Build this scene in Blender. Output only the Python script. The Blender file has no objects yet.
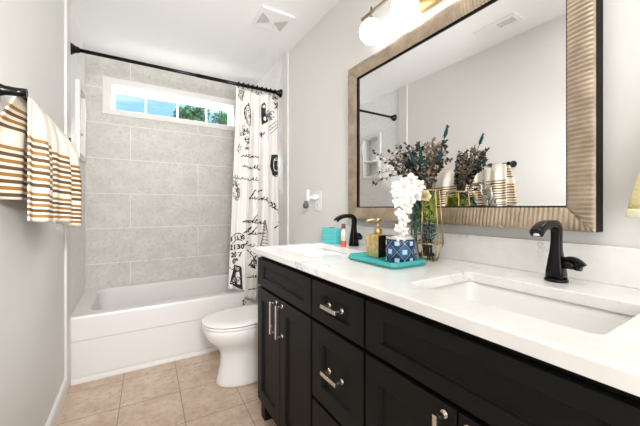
import bpy, bmesh, math, random
from mathutils import Vector, Matrix
rnd = random.Random(7)
PI = math.pi
C = bpy.context.scene.collection
SC = bpy.context.scene

# ---------------------------------------------------------------- camera, world, lights, exposure
YAW, H, FPX, V0 = .5514, 1.131, 303.66, 207.65
cam = bpy.data.cameras.new('camera'); co = bpy.data.objects.new('camera', cam); C.objects.link(co)
co.location = (0, 0, H); co.rotation_euler = (PI/2, 0, -YAW)
cam.sensor_width = 36; cam.lens = FPX/640*36; cam.shift_y = -(213-V0)/640; cam.clip_start = .02
SC.camera = co
SC.view_settings.view_transform = 'Standard'; SC.view_settings.look = 'None'
SC.view_settings.exposure = 0.1; SC.view_settings.gamma = 1; SC.view_settings.use_curve_mapping = False

w = bpy.data.worlds.new('sky'); SC.world = w; w.use_nodes = True
N = w.node_tree.nodes; L = w.node_tree.links; bg = N['Background']
tc = N.new('ShaderNodeTexCoord'); mp = N.new('ShaderNodeMapping'); mp.inputs['Scale'].default_value = (2.2, 2.2, 7)
nz = N.new('ShaderNodeTexNoise'); nz.inputs['Scale'].default_value = 1.9; nz.inputs['Detail'].default_value = 5
cr = N.new('ShaderNodeValToRGB'); cr.color_ramp.elements[0].position = .44; cr.color_ramp.elements[1].position = .64
cr.color_ramp.elements[0].color = (.30, .60, .97, 1); cr.color_ramp.elements[1].color = (.85, .92, 1, 1)
L.new(tc.outputs['Generated'], mp.inputs[0]); L.new(mp.outputs[0], nz.inputs[0]); L.new(nz.outputs[0], cr.inputs[0])
L.new(cr.outputs[0], bg.inputs[0]); bg.inputs[1].default_value = 1.3

sun = bpy.data.lights.new('sun', 'SUN'); sun.energy = 3.2; sun.angle = .02
so = bpy.data.objects.new('sun', sun); C.objects.link(so); so.rotation_euler = (math.radians(50), 0, math.radians(35))

ar = bpy.data.lights.new('ceiling_fill', 'AREA'); ar.shape = 'RECTANGLE'; ar.size = .8; ar.size_y = .8; ar.energy = 8; ar.color = (1, .995, .98)  # unseen fill lamp added below the ceiling to brighten the room
ao = bpy.data.objects.new('ceiling_fill', ar); C.objects.link(ao); ao.location = (.33, .42, 2.47)
hl = bpy.data.lights.new('rear_fill', 'AREA'); hl.shape = 'RECTANGLE'; hl.size = 1.1; hl.size_y = 1.9; hl.energy = 25; hl.color = (.985, .99, 1)  # added fill panel in front of the closed rear wall, out of view
ho = bpy.data.objects.new('rear_fill', hl); C.objects.link(ho); ho.location = (.2, -1.12, 1.15); ho.rotation_euler = (PI/2, 0, 0)
sf = bpy.data.lights.new('forward_fill_spot', 'SPOT'); sf.energy = 150; sf.spot_size = math.radians(80); sf.spot_blend = 1; sf.shadow_soft_size = .15; sf.color = (.985, .99, 1)  # added unseen spot brightening the alcove, floor and left wall
sfo = bpy.data.objects.new('forward_fill_spot', sf); C.objects.link(sfo); sfo.location = (.05, -.15, 1.55); sfo.rotation_euler = (math.radians(82), 0, math.radians(-3))
s2 = bpy.data.lights.new('ceiling_fill_spot', 'SPOT'); s2.energy = 92; s2.spot_size = math.radians(56); s2.spot_blend = 1; s2.shadow_soft_size = .2; s2.color = (.985, .99, 1)  # added unseen spot lifting the ceiling and upper alcove
s2o = bpy.data.objects.new('ceiling_fill_spot', s2); C.objects.link(s2o); s2o.location = (.35, .05, 1.5); s2o.rotation_euler = (math.radians(111), 0, math.radians(0))
dl = bpy.data.lights.new('daylight_boost', 'AREA'); dl.shape = 'RECTANGLE'; dl.size = 3.2; dl.size_y = 1.3; dl.energy = 1500; dl.color = (.97, .985, 1)  # unseen lamp added outside above the window to strengthen light on the tub
do_ = bpy.data.objects.new('daylight_boost', dl); C.objects.link(do_); do_.location = (.4, 4.35, 3.45); do_.rotation_euler = (math.radians(-43), 0, 0)
GLOBE = 3.0

# ---------------------------------------------------------------- materials
def lin(c): return tuple(((x/255+.055)/1.055)**2.4 if x/255 > .04045 else x/255/12.92 for x in c)
def mat(name, col, rough=.5, metal=0, **k):
    m = bpy.data.materials.new(name); m.use_nodes = True
    b = m.node_tree.nodes['Principled BSDF']
    b.inputs['Base Color'].default_value = (*col, 1); b.inputs['Roughness'].default_value = rough; b.inputs['Metallic'].default_value = metal
    for kk, v in k.items(): b.inputs[kk.replace('_', ' ')].default_value = v
    return m
def nodes(m): return m.node_tree.nodes, m.node_tree.links, m.node_tree.nodes['Principled BSDF']
def coords(m, rot=0, scale=(1, 1, 1), loc=(0, 0, 0), src='Object'):
    n, l, b = nodes(m)
    t = n.new('ShaderNodeTexCoord'); p = n.new('ShaderNodeMapping')
    p.inputs['Scale'].default_value = scale; p.inputs['Location'].default_value = loc
    p.inputs['Rotation'].default_value = rot if isinstance(rot, tuple) else (0, 0, rot)
    l.new(t.outputs[src], p.inputs[0]); return p.outputs[0]
def noise_mix(m, vec, c1, c2, scale, detail=6, lo=.35, hi=.65, rough=.6):
    n, l, b = nodes(m)
    z = n.new('ShaderNodeTexNoise'); z.inputs['Scale'].default_value = scale; z.inputs['Detail'].default_value = detail; z.inputs['Roughness'].default_value = rough
    l.new(vec, z.inputs['Vector'])
    r = n.new('ShaderNodeValToRGB'); r.color_ramp.elements[0].position = lo; r.color_ramp.elements[1].position = hi
    r.color_ramp.elements[0].color = (*c1, 1); r.color_ramp.elements[1].color = (*c2, 1)
    l.new(z.outputs[0], r.inputs[0]); return r.outputs[0]
def mixc(m, fac, a, b_):
    n, l, b = nodes(m)
    x = n.new('ShaderNodeMix'); x.data_type = 'RGBA'
    for s, v in ((x.inputs[0], fac), (x.inputs[6], a), (x.inputs[7], b_)):
        if hasattr(v, 'is_output'): l.new(v, s)
        elif isinstance(v, tuple): s.default_value = (*v, 1)
        else: s.default_value = v
    return x.outputs[2]
def bump(m, h, strength=.3, dist=.01):
    n, l, b = nodes(m)
    u = n.new('ShaderNodeBump'); u.inputs['Strength'].default_value = strength; u.inputs['Distance'].default_value = dist
    l.new(h, u.inputs['Height']); l.new(u.outputs[0], b.inputs['Normal'])

M = {}
M['paint'] = mat('wall_paint', lin((226, 224, 220)), .55)
M['ceil'] = mat('ceiling_paint', lin((242, 241, 240)), .8)
M['white'] = mat('white_trim', lin((240, 238, 236)), .35)
M['trim'] = mat('soft_white_trim', lin((224, 221, 217)), .4)
M['tub'] = mat('white_acrylic', lin((228, 225, 222)), .25)
M['porcelain'] = mat('porcelain', lin((236, 234, 231)), .08)
M['black'] = mat('matte_black_metal', (.003, .003, .003), .22, 0, Specular_IOR_Level=.25)
M['blackpaint'] = mat('black_edge', (.004, .004, .004), .7, Specular_IOR_Level=.2)
M['nickel'] = mat('satin_nickel', (.78, .72, .64), .24, 1)
M['brass'] = mat('brushed_brass', (.62, .45, .20), .28, 1)
M['bronze'] = mat('bronze_bar', (.30, .23, .16), .35, .9)
M['mirror'] = mat('mirror_silver', (.88, .885, .88), 0, 1)
M['teal'] = mat('turquoise_glaze', lin((62, 166, 166)), .25)
M['aqua'] = mat('light_turquoise_box', lin((92, 202, 202)), .3)
M['plastic'] = mat('white_plastic', lin((238, 238, 236)), .3)
M['grey'] = mat('grey_liquid', lin((90, 92, 95)), .15)
M['dark'] = mat('dark_void', (.01, .01, .01), .9)
M['ink'] = mat('black_print', (.012, .012, .012), .8)
M['inkbrown'] = mat('brown_print', lin((128, 112, 92)), .8)
M['clothink'] = mat('unprinted_white', lin((228, 225, 220)), .85)
M['orchid'] = mat('orchid_white', lin((226, 225, 220)), .6)
M['cream'] = mat('cream_petal', lin((240, 226, 185)), .55)
M['orchidlip'] = mat('orchid_lip', lin((228, 218, 186)), .5)
M['stem'] = mat('brown_stem', lin((70, 55, 45)), .7)
M['leaf_dark'] = mat('dark_leaf', lin((24, 29, 29)), .6)
M['leaf_pale'] = mat('pale_bud', lin((205, 190, 174)), .7)
M['leaf_brown'] = mat('brown_leaf', lin((84, 84, 74)), .7)
M['leaf_tan'] = mat('tan_leaf', lin((158, 138, 118)), .7)
M['plume'] = mat('teal_plume', lin((22, 70, 72)), .8)
M['fern'] = mat('yellow_green_leaf', lin((172, 186, 66)), .5)
M['green'] = mat('blue_green_leaf', lin((66, 104, 92)), .55)
M['succ'] = mat('succulent_green', lin((52, 84, 72)), .45)
M['wax'] = mat('candle_wax', lin((240, 238, 230)), .5)
M['silver'] = mat('silver_rim', (.85, .84, .82), .2, 1)
M['bluejar'] = mat('blue_glass', lin((24, 62, 98)), .12)
M['midblue'] = mat('mid_blue_tile', lin((42, 98, 142)), .12)
M['navy'] = mat('navy_tile', lin((22, 38, 66)), .12)
M['paleblue'] = mat('pale_blue_tile', lin((178, 208, 222)), .15)
M['linegrey'] = mat('silver_lattice', lin((160, 175, 188)), .3, .4)
M['coral'] = mat('coral_liquid', lin((226, 92, 58)), .15)
M['labelw'] = mat('bottle_label', lin((240, 225, 218)), .5)
M['capb'] = mat('mauve_cap', lin((120, 80, 78)), .4)
M['yellow'] = mat('yellow_terry', lin((238, 222, 142)), .95)
M['yfringe'] = mat('pale_fringe', lin((248, 242, 210)), .95)
M['bark'] = mat('bark', lin((90, 75, 60)), .9)
M['grass'] = mat('lawn_grass', lin((110, 140, 70)), .9)
M['gap_shade'] = mat('shadow_gap', (.02, .02, .02), .9)

m = M['cab'] = mat('charcoal_cabinet_paint', lin((14, 14, 13)), .5, Specular_IOR_Level=.22)
v = coords(m, scale=(6, 6, 60))
# stone-look surround panels and floor tile
def tilemat(name, axis, c1, c2, grout, bw, bh, off, loc, rot=0, rough=.25, ms=.008, nscale=7):
    m = mat(name, c1, rough); n, l, b = nodes(m)
    v = coords(m)
    if axis != 'z':
        sp = n.new('ShaderNodeSeparateXYZ'); cb = n.new('ShaderNodeCombineXYZ'); l.new(v, sp.inputs[0])
        l.new(sp.outputs['X' if axis == 'y' else 'Y'], cb.inputs[0]); l.new(sp.outputs['Z'], cb.inputs[1]); v2 = cb.outputs[0]
    else: v2 = v
    p = n.new('ShaderNodeMapping'); p.vector_type = 'POINT'; p.inputs['Rotation'].default_value = (0, 0, rot); p.inputs['Location'].default_value = (*loc, 0)
    l.new(v2, p.inputs[0])
    k = n.new('ShaderNodeTexBrick'); k.offset = off; k.inputs['Scale'].default_value = 1
    k.inputs['Brick Width'].default_value = bw; k.inputs['Row Height'].default_value = bh
    k.inputs['Mortar Size'].default_value = ms; k.inputs['Mortar Smooth'].default_value = .3
    k.inputs['Color1'].default_value = (0, 0, 0, 1); k.inputs['Color2'].default_value = (1, 1, 1, 1); k.inputs['Mortar'].default_value = (.5, .5, .5, 1)
    l.new(p.outputs[0], k.inputs['Vector'])
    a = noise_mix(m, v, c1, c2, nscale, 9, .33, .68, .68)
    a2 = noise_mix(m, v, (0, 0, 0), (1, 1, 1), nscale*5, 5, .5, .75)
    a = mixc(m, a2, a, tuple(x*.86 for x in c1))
    col = mixc(m, k.outputs['Fac'], a, grout)
    l.new(col, b.inputs['Base Color'])
    inv = n.new('ShaderNodeMath'); inv.operation = 'SUBTRACT'; inv.inputs[0].default_value = 1; l.new(k.outputs['Fac'], inv.inputs[1])
    bump(m, inv.outputs[0], .25, .003)
    return m
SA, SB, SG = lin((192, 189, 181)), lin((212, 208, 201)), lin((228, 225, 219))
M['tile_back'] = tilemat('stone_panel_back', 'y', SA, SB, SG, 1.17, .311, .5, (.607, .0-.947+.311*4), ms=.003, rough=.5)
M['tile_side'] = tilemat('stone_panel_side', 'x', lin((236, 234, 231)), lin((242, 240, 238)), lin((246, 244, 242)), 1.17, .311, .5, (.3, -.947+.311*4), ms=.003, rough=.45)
M['floor'] = tilemat('beige_floor_tile', 'z', lin((188, 160, 136)), lin((220, 200, 180)), lin((148, 128, 112)), .312, .312, 0, (0, 0), rot=0, rough=.35, ms=.0028, nscale=6)
fm = [x for x in M['floor'].node_tree.nodes if x.type == 'MAPPING'][1]
th = .035
fm.inputs['Rotation'].default_value = (0, 0, th)
_x, _y = .245, 2.045
fm.inputs['Location'].default_value = (-(_x*math.cos(th)-_y*math.sin(th))+.312*6, -(_x*math.sin(th)+_y*math.cos(th))+.312*12, 0)

m = M['quartz'] = mat('white_quartz', lin((240, 238, 235)), .16); n, l, b = nodes(m)
v = coords(m)
n1 = noise_mix(m, v, (0, 0, 0), (1, 1, 1), 5, 8, .485, .5)
n2 = noise_mix(m, v, (1, 1, 1), (0, 0, 0), 5, 8, .5, .515)
vein = n.new('ShaderNodeMath'); vein.operation = 'MULTIPLY'; l.new(n1, vein.inputs[0]); l.new(n2, vein.inputs[1])
msk = noise_mix(m, v, (0, 0, 0), (1, 1, 1), 3.1, 3, .52, .68)
ve2 = n.new('ShaderNodeMath'); ve2.operation = 'MULTIPLY'; l.new(vein.outputs[0], ve2.inputs[0]); l.new(msk, ve2.inputs[1])
soft = noise_mix(m, v, lin((242, 240, 237)), lin((231, 229, 226)), 9, 6, .4, .7)
l.new(mixc(m, ve2.outputs[0], soft, lin((168, 166, 164))), b.inputs['Base Color'])

m = M['frame'] = mat('ribbed_champagne_frame', (.5, .4, .3), .36, .6); n, l, b = nodes(m)
l.new(noise_mix(m, coords(m, scale=(1, 1, 1)), (.34, .265, .19), (.56, .445, .335), 14, 4, .3, .7), b.inputs['Base Color'])

m = M['gold'] = mat('hammered_gold', (.60, .46, .24), .4, .6); n, l, b = nodes(m)
l.new(noise_mix(m, coords(m), (.50, .34, .12), (.86, .66, .32), 60, 5, .3, .7), b.inputs['Base Color'])
bump(m, noise_mix(m, coords(m), (0, 0, 0), (1, 1, 1), 120, 3), .2, .002)

m = M['curtain'] = mat('white_curtain_cloth', lin((226, 222, 217)), .85)
m = M['terry'] = mat('cream_waffle_cloth', lin((220, 212, 198)), .95)
M['stripe'] = mat('golden_brown_stripe', lin((150, 108, 52)), .95)
M['stripe2'] = mat('dark_brown_stripe', lin((96, 70, 42)), .95)
M['yellow'].node_tree.nodes['Principled BSDF'].inputs['Base Color'].default_value = (*lin((255, 243, 178)), 1)
n, l, b = nodes(M['yellow']); bump(M['yellow'], noise_mix(M['yellow'], coords(M['yellow']), (0, 0, 0), (1, 1, 1), 160, 4), .6, .006)

m = M['globe'] = mat('opal_glass_lit', (1, 1, 1), .3); b = nodes(m)[2]
b.inputs['Emission Color'].default_value = (1, .98, .95, 1); b.inputs['Emission Strength'].default_value = GLOBE
def glass(name, tint, refl=.12):
    m = bpy.data.materials.new(name); m.use_nodes = True; n = m.node_tree.nodes; l = m.node_tree.links
    n.remove(n['Principled BSDF']); t = n.new('ShaderNodeBsdfTransparent'); g = n.new('ShaderNodeBsdfGlossy'); x = n.new('ShaderNodeMixShader'); f = n.new('ShaderNodeFresnel')
    t.inputs[0].default_value = (*tint, 1); g.inputs['Roughness'].default_value = .02; f.inputs[0].default_value = 1.18
    l.new(f.outputs[0], x.inputs[0]); l.new(t.outputs[0], x.inputs[1]); l.new(g.outputs[0], x.inputs[2]); l.new(x.outputs[0], n['Material Output'].inputs[0])
    return m
M['glass'] = glass('clear_glass', (.96, .97, .96)); M['pane'] = glass('window_glass', (.97, .98, .99))
m = M['foliage'] = mat('tree_foliage', lin((96, 132, 78)), .6); n, l, b = nodes(m)
l.new(noise_mix(m, coords(m), lin((84, 124, 80)), lin((176, 204, 150)), 3.5, 4), b.inputs['Base Color'])

# ---------------------------------------------------------------- mesh helpers
class MB:
    def __init__(s): s.v = []; s.f = []; s.mi = []; s.sm = []
    def add(s, vs, fs, mi=0, smooth=False):
        o = len(s.v); s.v += [tuple(x) for x in vs]
        for f in fs: s.f.append([i+o for i in f]); s.mi.append(mi); s.sm.append(smooth)
        return s
    def box(s, x0, x1, y0, y1, z0, z1, mi=0):
        vs = [(x, y, z) for z in (z0, z1) for y in (y0, y1) for x in (x0, x1)]
        return s.add(vs, [(0, 2, 3, 1), (4, 5, 7, 6), (0, 1, 5, 4), (2, 6, 7, 3), (0, 4, 6, 2), (1, 3, 7, 5)], mi)
    def loft(s, rings, mi=0, smooth=True, caps=True, closed=True):
        n = len(rings[0]); vs = [p for r in rings for p in r]; fs = []
        for a in range(len(rings)-1):
            for i in range(n if closed else n-1):
                j = (i+1) % n; fs.append((a*n+i, a*n+j, (a+1)*n+j, (a+1)*n+i))
        s.add(vs, fs, mi, smooth)
        if caps:
            o = len(s.v)-len(vs)
            s.f.append([o+i for i in reversed(range(n))]); s.mi.append(mi); s.sm.append(False)
            s.f.append([o+(len(rings)-1)*n+i for i in range(n)]); s.mi.append(mi); s.sm.append(False)
        return s
    def lathe(s, prof, c, axis=(0, 0, 1), n=24, mi=0, smooth=True, caps=True):
        a = Vector(axis).normalized(); u = a.orthogonal().normalized(); w_ = a.cross(u); c = Vector(c)
        rings = [[c+a*h+(u*math.cos(2*PI*i/n)+w_*math.sin(2*PI*i/n))*r for i in range(n)] for r, h in prof]
        return s.loft(rings, mi, smooth, caps)
    def cyl(s, p, q, r, n=12, mi=0, r2=None):
        p = Vector(p); q = Vector(q); d = q-p
        return s.lathe([(r, 0), (r if r2 is None else r2, d.length)], p, d, n, mi)
    def tube(s, pts, r, n=8, mi=0, sec=None):
        pts = [Vector(p) for p in pts]; rings = []; up = None
        for i, p in enumerate(pts):
            t = (pts[min(i+1, len(pts)-1)]-pts[max(i-1, 0)]).normalized()
            if up is None: up = t.orthogonal().normalized()
            up = (up-t*up.dot(t)).normalized(); w_ = t.cross(up)
            rr = r(i/(len(pts)-1)) if callable(r) else r
            rings.append([p+(up*math.cos(2*PI*k/n)+w_*math.sin(2*PI*k/n))*rr for k in range(n)])
        return s.loft(rings, mi)
    def ball(s, c, r, n=16, mi=0, sc=(1, 1, 1), rot=None):
        rings = []; c = Vector(c); k = max(4, n//2)
        for a in range(k+1):
            t = PI*a/k; rr = max(math.sin(t), .001)
            ring = [Vector((rr*math.cos(2*PI*i/n)*sc[0], rr*math.sin(2*PI*i/n)*sc[1], -math.cos(t)*sc[2]))*r for i in range(n)]
            if rot is not None: ring = [rot @ p for p in ring]
            rings.append([c+p for p in ring])
        return s.loft(rings, mi)
    def leaf(s, base, d, up, ln, wd, mi=0, cup=.15):
        d = Vector(d).normalized(); b = Vector(base); sd = d.cross(Vector(up))
        sd = sd.normalized() if sd.length > 1e-4 else d.orthogonal().normalized(); nn = sd.cross(d)
        P = [b, b+d*ln*.35+sd*wd*.5+nn*ln*cup*.5, b+d*ln*.75+sd*wd*.38+nn*ln*cup*.4, b+d*ln, b+d*ln*.75-sd*wd*.38+nn*ln*cup*.4, b+d*ln*.35-sd*wd*.5+nn*ln*cup*.5, b+d*ln*.5]
        return s.add(P, [(0, 1, 6), (1, 2, 6), (2, 3, 6), (3, 4, 6), (4, 5, 6), (5, 0, 6)], mi, True)

ORG = {}
def tag(o, label=None, cat=None, group=None, kind=None):
    for k, x in (('label', label), ('category', cat), ('group', group), ('kind', kind)):
        if x: o[k] = x
    return o
def obj(name, mb, mats, parent=None, bevel=0, seg=2, origin=None, subsurf=0, solid=0, label=None):
    og = Vector(ORG[parent.name]) if parent else Vector(origin or (0, 0, 0))
    me = bpy.data.meshes.new(name)
    me.from_pydata([tuple(Vector(p)-og) for p in mb.v], [], mb.f)
    for k in (mats if isinstance(mats, (list, tuple)) else [mats]): me.materials.append(M[k] if isinstance(k, str) else k)
    me.polygons.foreach_set('material_index', mb.mi); me.polygons.foreach_set('use_smooth', mb.sm)
    me.validate(); me.update()
    o = bpy.data.objects.new(name, me); C.objects.link(o)
    if parent: o.parent = parent
    else: o.location = og
    ORG[o.name] = tuple(og)
    if solid: md = o.modifiers.new('solid', 'SOLIDIFY'); md.thickness = solid; md.offset = 0
    if bevel:
        md = o.modifiers.new('bevel', 'BEVEL'); md.width = bevel; md.segments = seg; md.limit_method = 'ANGLE'; md.angle_limit = math.radians(40)
        md.harden_normals = False
    if subsurf: md = o.modifiers.new('sub', 'SUBSURF'); md.levels = md.render_levels = subsurf
    if label: o['label'] = label
    return o
def thing(name, label, cat, loc=(0, 0, 0), group=None):
    o = bpy.data.objects.new(name, None); C.objects.link(o); o.location = loc; o.empty_display_size = .05
    ORG[o.name] = tuple(loc); return tag(o, label, cat, group)
def struct(name, mb, mats, **k): return tag(obj(name, mb, mats, **k), kind='structure')
def dup(root, delta):
    r = root.copy(); C.objects.link(r); r.location = Vector(root.location)+Vector(delta); ORG[r.name] = tuple(r.location)
    for ch in list(root.children):
        c = ch.copy(); C.objects.link(c); c.parent = r; ORG[c.name] = ORG[r.name]
        for g in list(ch.children):
            d = g.copy(); C.objects.link(d); d.parent = c
    return r
def rect_section(pts, hw, hh, side):   # rounded rectangular section swept along pts; side = sideways axis
    side = Vector(side); rings = []
    for i, p in enumerate(pts):
        p = Vector(p); t = (Vector(pts[min(i+1, len(pts)-1)])-Vector(pts[max(i-1, 0)])).normalized(); nn = side.cross(t)
        a, b_ = (hw(i), hh(i))
        ring = []
        for k in range(20):
            an = 2*PI*k/20; c_, s_ = math.cos(an), math.sin(an)
            e = .45
            ring.append(p+side*a*math.copysign(abs(c_)**e, c_)+nn*b_*math.copysign(abs(s_)**e, s_))
        rings.append(ring)
    return rings
def bez(P, n):
    out = []
    for i in range(n+1):
        t = i/n; Q = [Vector(p) for p in P]
        while len(Q) > 1: Q = [Q[j].lerp(Q[j+1], t) for j in range(len(Q)-1)]
        out.append(Q[0])
    return out

# ---------------------------------------------------------------- room
XL, XR, YB, YT, ZC, YR = -.3525, 1.1475, 3.291, 2.489, 2.486, -1.2
YS = 2.465                      # where the painted walls give way to the tub surround
struct('floor', MB().box(XL-.12, XR+.12, YR-.12, YB+.12, -.12, 0), 'floor')
struct('ceiling', MB().box(XL-.12, XR+.12, YR-.12, YB+.18, ZC, ZC+.12), 'ceil')
struct('wall_left', MB().box(XL-.12, XL, YR, YS, 0, ZC), 'paint')
struct('wall_right', MB().box(XR, XR+.12, YR, YS, 0, ZC), 'paint')
struct('wall_rear', MB().box(XL-.12, XR+.12, YR-.12, YR, 0, ZC), 'paint')
NY0, NY1, NZ0, NZ1 = 2.80, 3.075, 1.53, 2.01       # niche opening
mb = MB()
mb.box(XL-.12, XL, YS, NY0, 0, ZC); mb.box(XL-.12, XL, NY1, YB, 0, ZC); mb.box(XL-.12, XL, NY0, NY1, 0, NZ0); mb.box(XL-.12, XL, NY0, NY1, NZ1, ZC)
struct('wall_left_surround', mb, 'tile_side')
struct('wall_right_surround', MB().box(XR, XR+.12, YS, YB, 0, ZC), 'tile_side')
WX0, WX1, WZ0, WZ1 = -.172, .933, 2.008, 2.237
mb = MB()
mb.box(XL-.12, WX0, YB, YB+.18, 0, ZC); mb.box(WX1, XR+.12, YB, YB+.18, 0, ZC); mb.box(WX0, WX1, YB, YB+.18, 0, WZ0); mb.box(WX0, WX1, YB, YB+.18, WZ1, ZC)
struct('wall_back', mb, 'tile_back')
struct('trim_1', MB().box(XL, XL+.014, 2.345, 2.470, 0, ZC), 'trim', bevel=.004)
struct('trim_2', MB().box(XR-.014, XR, 2.378, 2.470, 0, ZC), 'trim', bevel=.004)
mb = MB().box(XL, XL+.014, YR, 2.345, 0, .085)
mb.loft([[(XL, y, .085), (XL+.014, y, .085), (XL+.011, y, .098), (XL+.005, y, .107), (XL, y, .107)] for y in (YR, 2.345)], smooth=False)
struct('baseboard_left', mb, 'white')
struct('baseboard_right', MB().box(XR-.014, XR, 1.60, 2.378, 0, .1), 'white', bevel=.003)
struct('baseboard_tub', MB().loft([[(x, YT, 0), (x, YT-.018, 0), (x, YT-.017, .014), (x, YT-.010, .024), (x, YT, .028)] for x in (XL+.015, XR-.015)], smooth=False), 'tub')

# window
mb = MB()
y0, y1 = YB-.014, YB
for a in ((-.231, WX0+.004, 1.962, 2.292), (WX1-.004, .975, 1.962, 2.292), (WX0+.004, WX1-.004, WZ1-.004, 2.292), (WX0+.004, WX1-.004, 1.962, WZ0+.004)): mb.box(a[0], a[1], y0, y1, a[2], a[3])
win = struct('window_1', mb, 'trim', bevel=.002)
mb = MB()
for a in ((WX0, WX0+.006, WZ0, WZ1), (WX1-.006, WX1, WZ0, WZ1), (WX0+.006, WX1-.006, WZ1-.006, WZ1), (WX0+.006, WX1-.006, WZ0, WZ0+.006)): mb.box(a[0], a[1], YB, YB+.10, a[2], a[3])
for a in ((WX0, WX0+.03, WZ0, WZ1), (WX1-.03, WX1, WZ0, WZ1), (WX0+.03, WX1-.03, WZ1-.03, WZ1), (WX0+.03, WX1-.03, WZ0, WZ0+.022)): mb.box(a[0], a[1], YB+.1005, YB+.15, a[2], a[3])
obj('window_frame', mb, 'white', win)
for x in (.105, .387, .668): obj('mullion', MB().box(x-.008, x+.008, YB+.112, YB+.135, WZ0+.02, WZ1-.028), 'trim', win)
obj('pane', MB().box(WX0+.028, WX1-.028, YB+.122, YB+.126, WZ0+.02, WZ1-.028), 'pane', win)

# outside
struct('ground_lawn', MB().box(-25, 30, 4.2, 45, -.3, -.1), 'grass')
def tree(label, x, y, top, r, n, seed):
    R = random.Random(seed); t = thing('leafy_tree', label, 'tree', (x, y, -.1), 'trees outside the window')
    obj('trunk', MB().lathe([(.16, 0), (.11, 2), (.06, top-.6)], (x, y, -.1), n=10), 'bark', t)
    f = MB(); cl = []
    for _ in range(16):
        cl.append((x+R.uniform(-1, 1)*r*.8, y+R.uniform(-1, 1)*r*.7, top-R.uniform(.15, 1.0)*r*1.5, R.uniform(.3, .5)*r))
    cl += [(x, y, top-.3*r, .33*r), (x-.45*r, y, top-.5*r, .3*r), (x+.5*r, y, top-.42*r, .34*r)]
    for _ in range(n):
        c = R.choice(cl); d = Vector((R.gauss(0, 1), R.gauss(0, 1), R.gauss(0, 1))).normalized()
        p = Vector(c[:3])+d*c[3]*R.uniform(.6, 1)
        f.leaf(p, d+Vector((R.uniform(-.6, .6), R.uniform(-.6, .6), R.uniform(-.6, .3))), (R.uniform(-1, 1), R.uniform(-1, 1), 1), R.uniform(.10, .17), R.uniform(.07, .11))
    obj('foliage', f, 'foliage', t)
tree('leafy green tree seen through the third window pane', 2.2, 15, 5.75, .8, 2600, 3)
tree('leafy green tree seen through the window pane nearest the curtain', 4.25, 15.4, 5.8, .8, 2600, 5)

# ceiling fittings
t = thing('exhaust_fan', 'square white exhaust fan grille on the ceiling near the tub', 'ceiling vent', (.855, 2.04, ZC))
x0, x1, y0, y1 = .735, .975, 1.925, 2.155
mb = MB(); z0 = ZC-.016
for a in ((x0, x0+.022, y0+.055, y1-.018), (x1-.022, x1, y0+.055, y1-.018), (x0, x1, y0, y0+.055), (x0, x1, y1-.018, y1)): mb.box(*a, z0, ZC)
obj('frame', mb, 'white', t)
gx0, gx1, gy0, gy1 = x0+.022, x1-.022, y0+.055, y1-.018
obj('backing', MB().box(gx0, gx1, gy0, gy1, ZC-.003, ZC-.001), mat('vent_shadow', lin((40, 39, 38)), .9), t)
mb = MB(); cx, cy = (gx0+gx1)/2, (gy0+gy1)/2; nS = 9
hx, hy = (gx1-gx0)/2, (gy1-gy0)/2
for k in range(nS):     # concentric-triangle louvres: slats run along each side of the four triangles
    q = (k+.5)/nS
    for sgn in (-1, 1):
        mb.box(cx+sgn*hx*q-.0022, cx+sgn*hx*q+.0022, cy-hy*q, cy+hy*q, z0+.001, ZC-.003)
        mb.box(cx-hx*q, cx+hx*q, cy+sgn*hy*q-.0036, cy+sgn*hy*q+.0036, z0+.001, ZC-.003)
obj('louvre', mb, 'white', t)
obj('centre_cap', MB().box(cx-.016, cx+.016, cy-.012, cy+.012, z0-.002, ZC-.003), 'white', t)
t = thing('air_register', 'long narrow white air register in the ceiling, seen in the mirror', 'ceiling vent', (-.09, 1.235, ZC))
mb = MB(); x0, x1, y0, y1 = -.16, -.02, 1.085, 1.385; z0 = ZC-.008
for a in ((x0, x0+.03, y0, y1), (x1-.03, x1, y0, y1), (x0+.03, x1-.03, y0, y0+.03), (x0+.03, x1-.03, y1-.03, y1), (x0+.03, x1-.03, (y0+y1)/2-.006, (y0+y1)/2+.006)): mb.box(*a, z0, ZC)
obj('frame', mb, 'white', t)
obj('backing', MB().box(x0+.03, x1-.03, y0+.03, y1-.03, ZC-.002, ZC-.0005), 'dark', t)
mb = MB()
for k in range(22):
    y = y0+.034+k*.0108
    wd = .0052 if y < (y0+y1)/2 else .0105
    mb.box(x0+.03, x1-.03, y, y+wd, z0+.001, ZC-.002)
obj('louvre', mb, 'white', t)

# ---------------------------------------------------------------- tub
t = thing('bathtub', 'white alcove bathtub with stepped apron under the window', 'bathtub', (.4, 2.9, 0))
ZR = .426
tx0, tx1, ty1 = XL+.0005, XR-.0005, YB-.0005
def rr(x0, x1, y0, y1, r, z, n=6):
    out = []
    for cx, cy, a0 in ((x1-r, y1-r, 0), (x0+r, y1-r, PI/2), (x0+r, y0+r, PI), (x1-r, y0+r, 1.5*PI)):
        for i in range(n+1): a = a0+PI/2*i/n; out.append((cx+r*math.cos(a), cy+r*math.sin(a), z))
    return out
mb = MB()
ix0, ix1, iy0, iy1 = tx0+.09, tx1-.07, YT+.085, ty1-.055
rings = [rr(tx0, tx1, YT+.006, ty1, .004, 0), rr(tx0, tx1, YT+.006, ty1, .004, .262), rr(tx0, tx1, YT, ty1, .004, .27), rr(tx0, tx1, YT, ty1, .004, ZR-.014), rr(tx0, tx1, YT+.004, ty1, .004, ZR-.004), rr(tx0+.002, tx1-.002, YT+.012, ty1-.002, .004, ZR),
         rr(ix0, ix1, iy0, iy1, .09, ZR), rr(ix0+.01, ix1-.01, iy0+.01, iy1-.01, .09, ZR-.012), rr(ix0+.05, ix1-.04, iy0+.035, iy1-.035, .09, .16), rr(ix0+.11, ix1-.10, iy0+.09, iy1-.09, .09, .10)]
mb.loft(rings, smooth=False)
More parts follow.
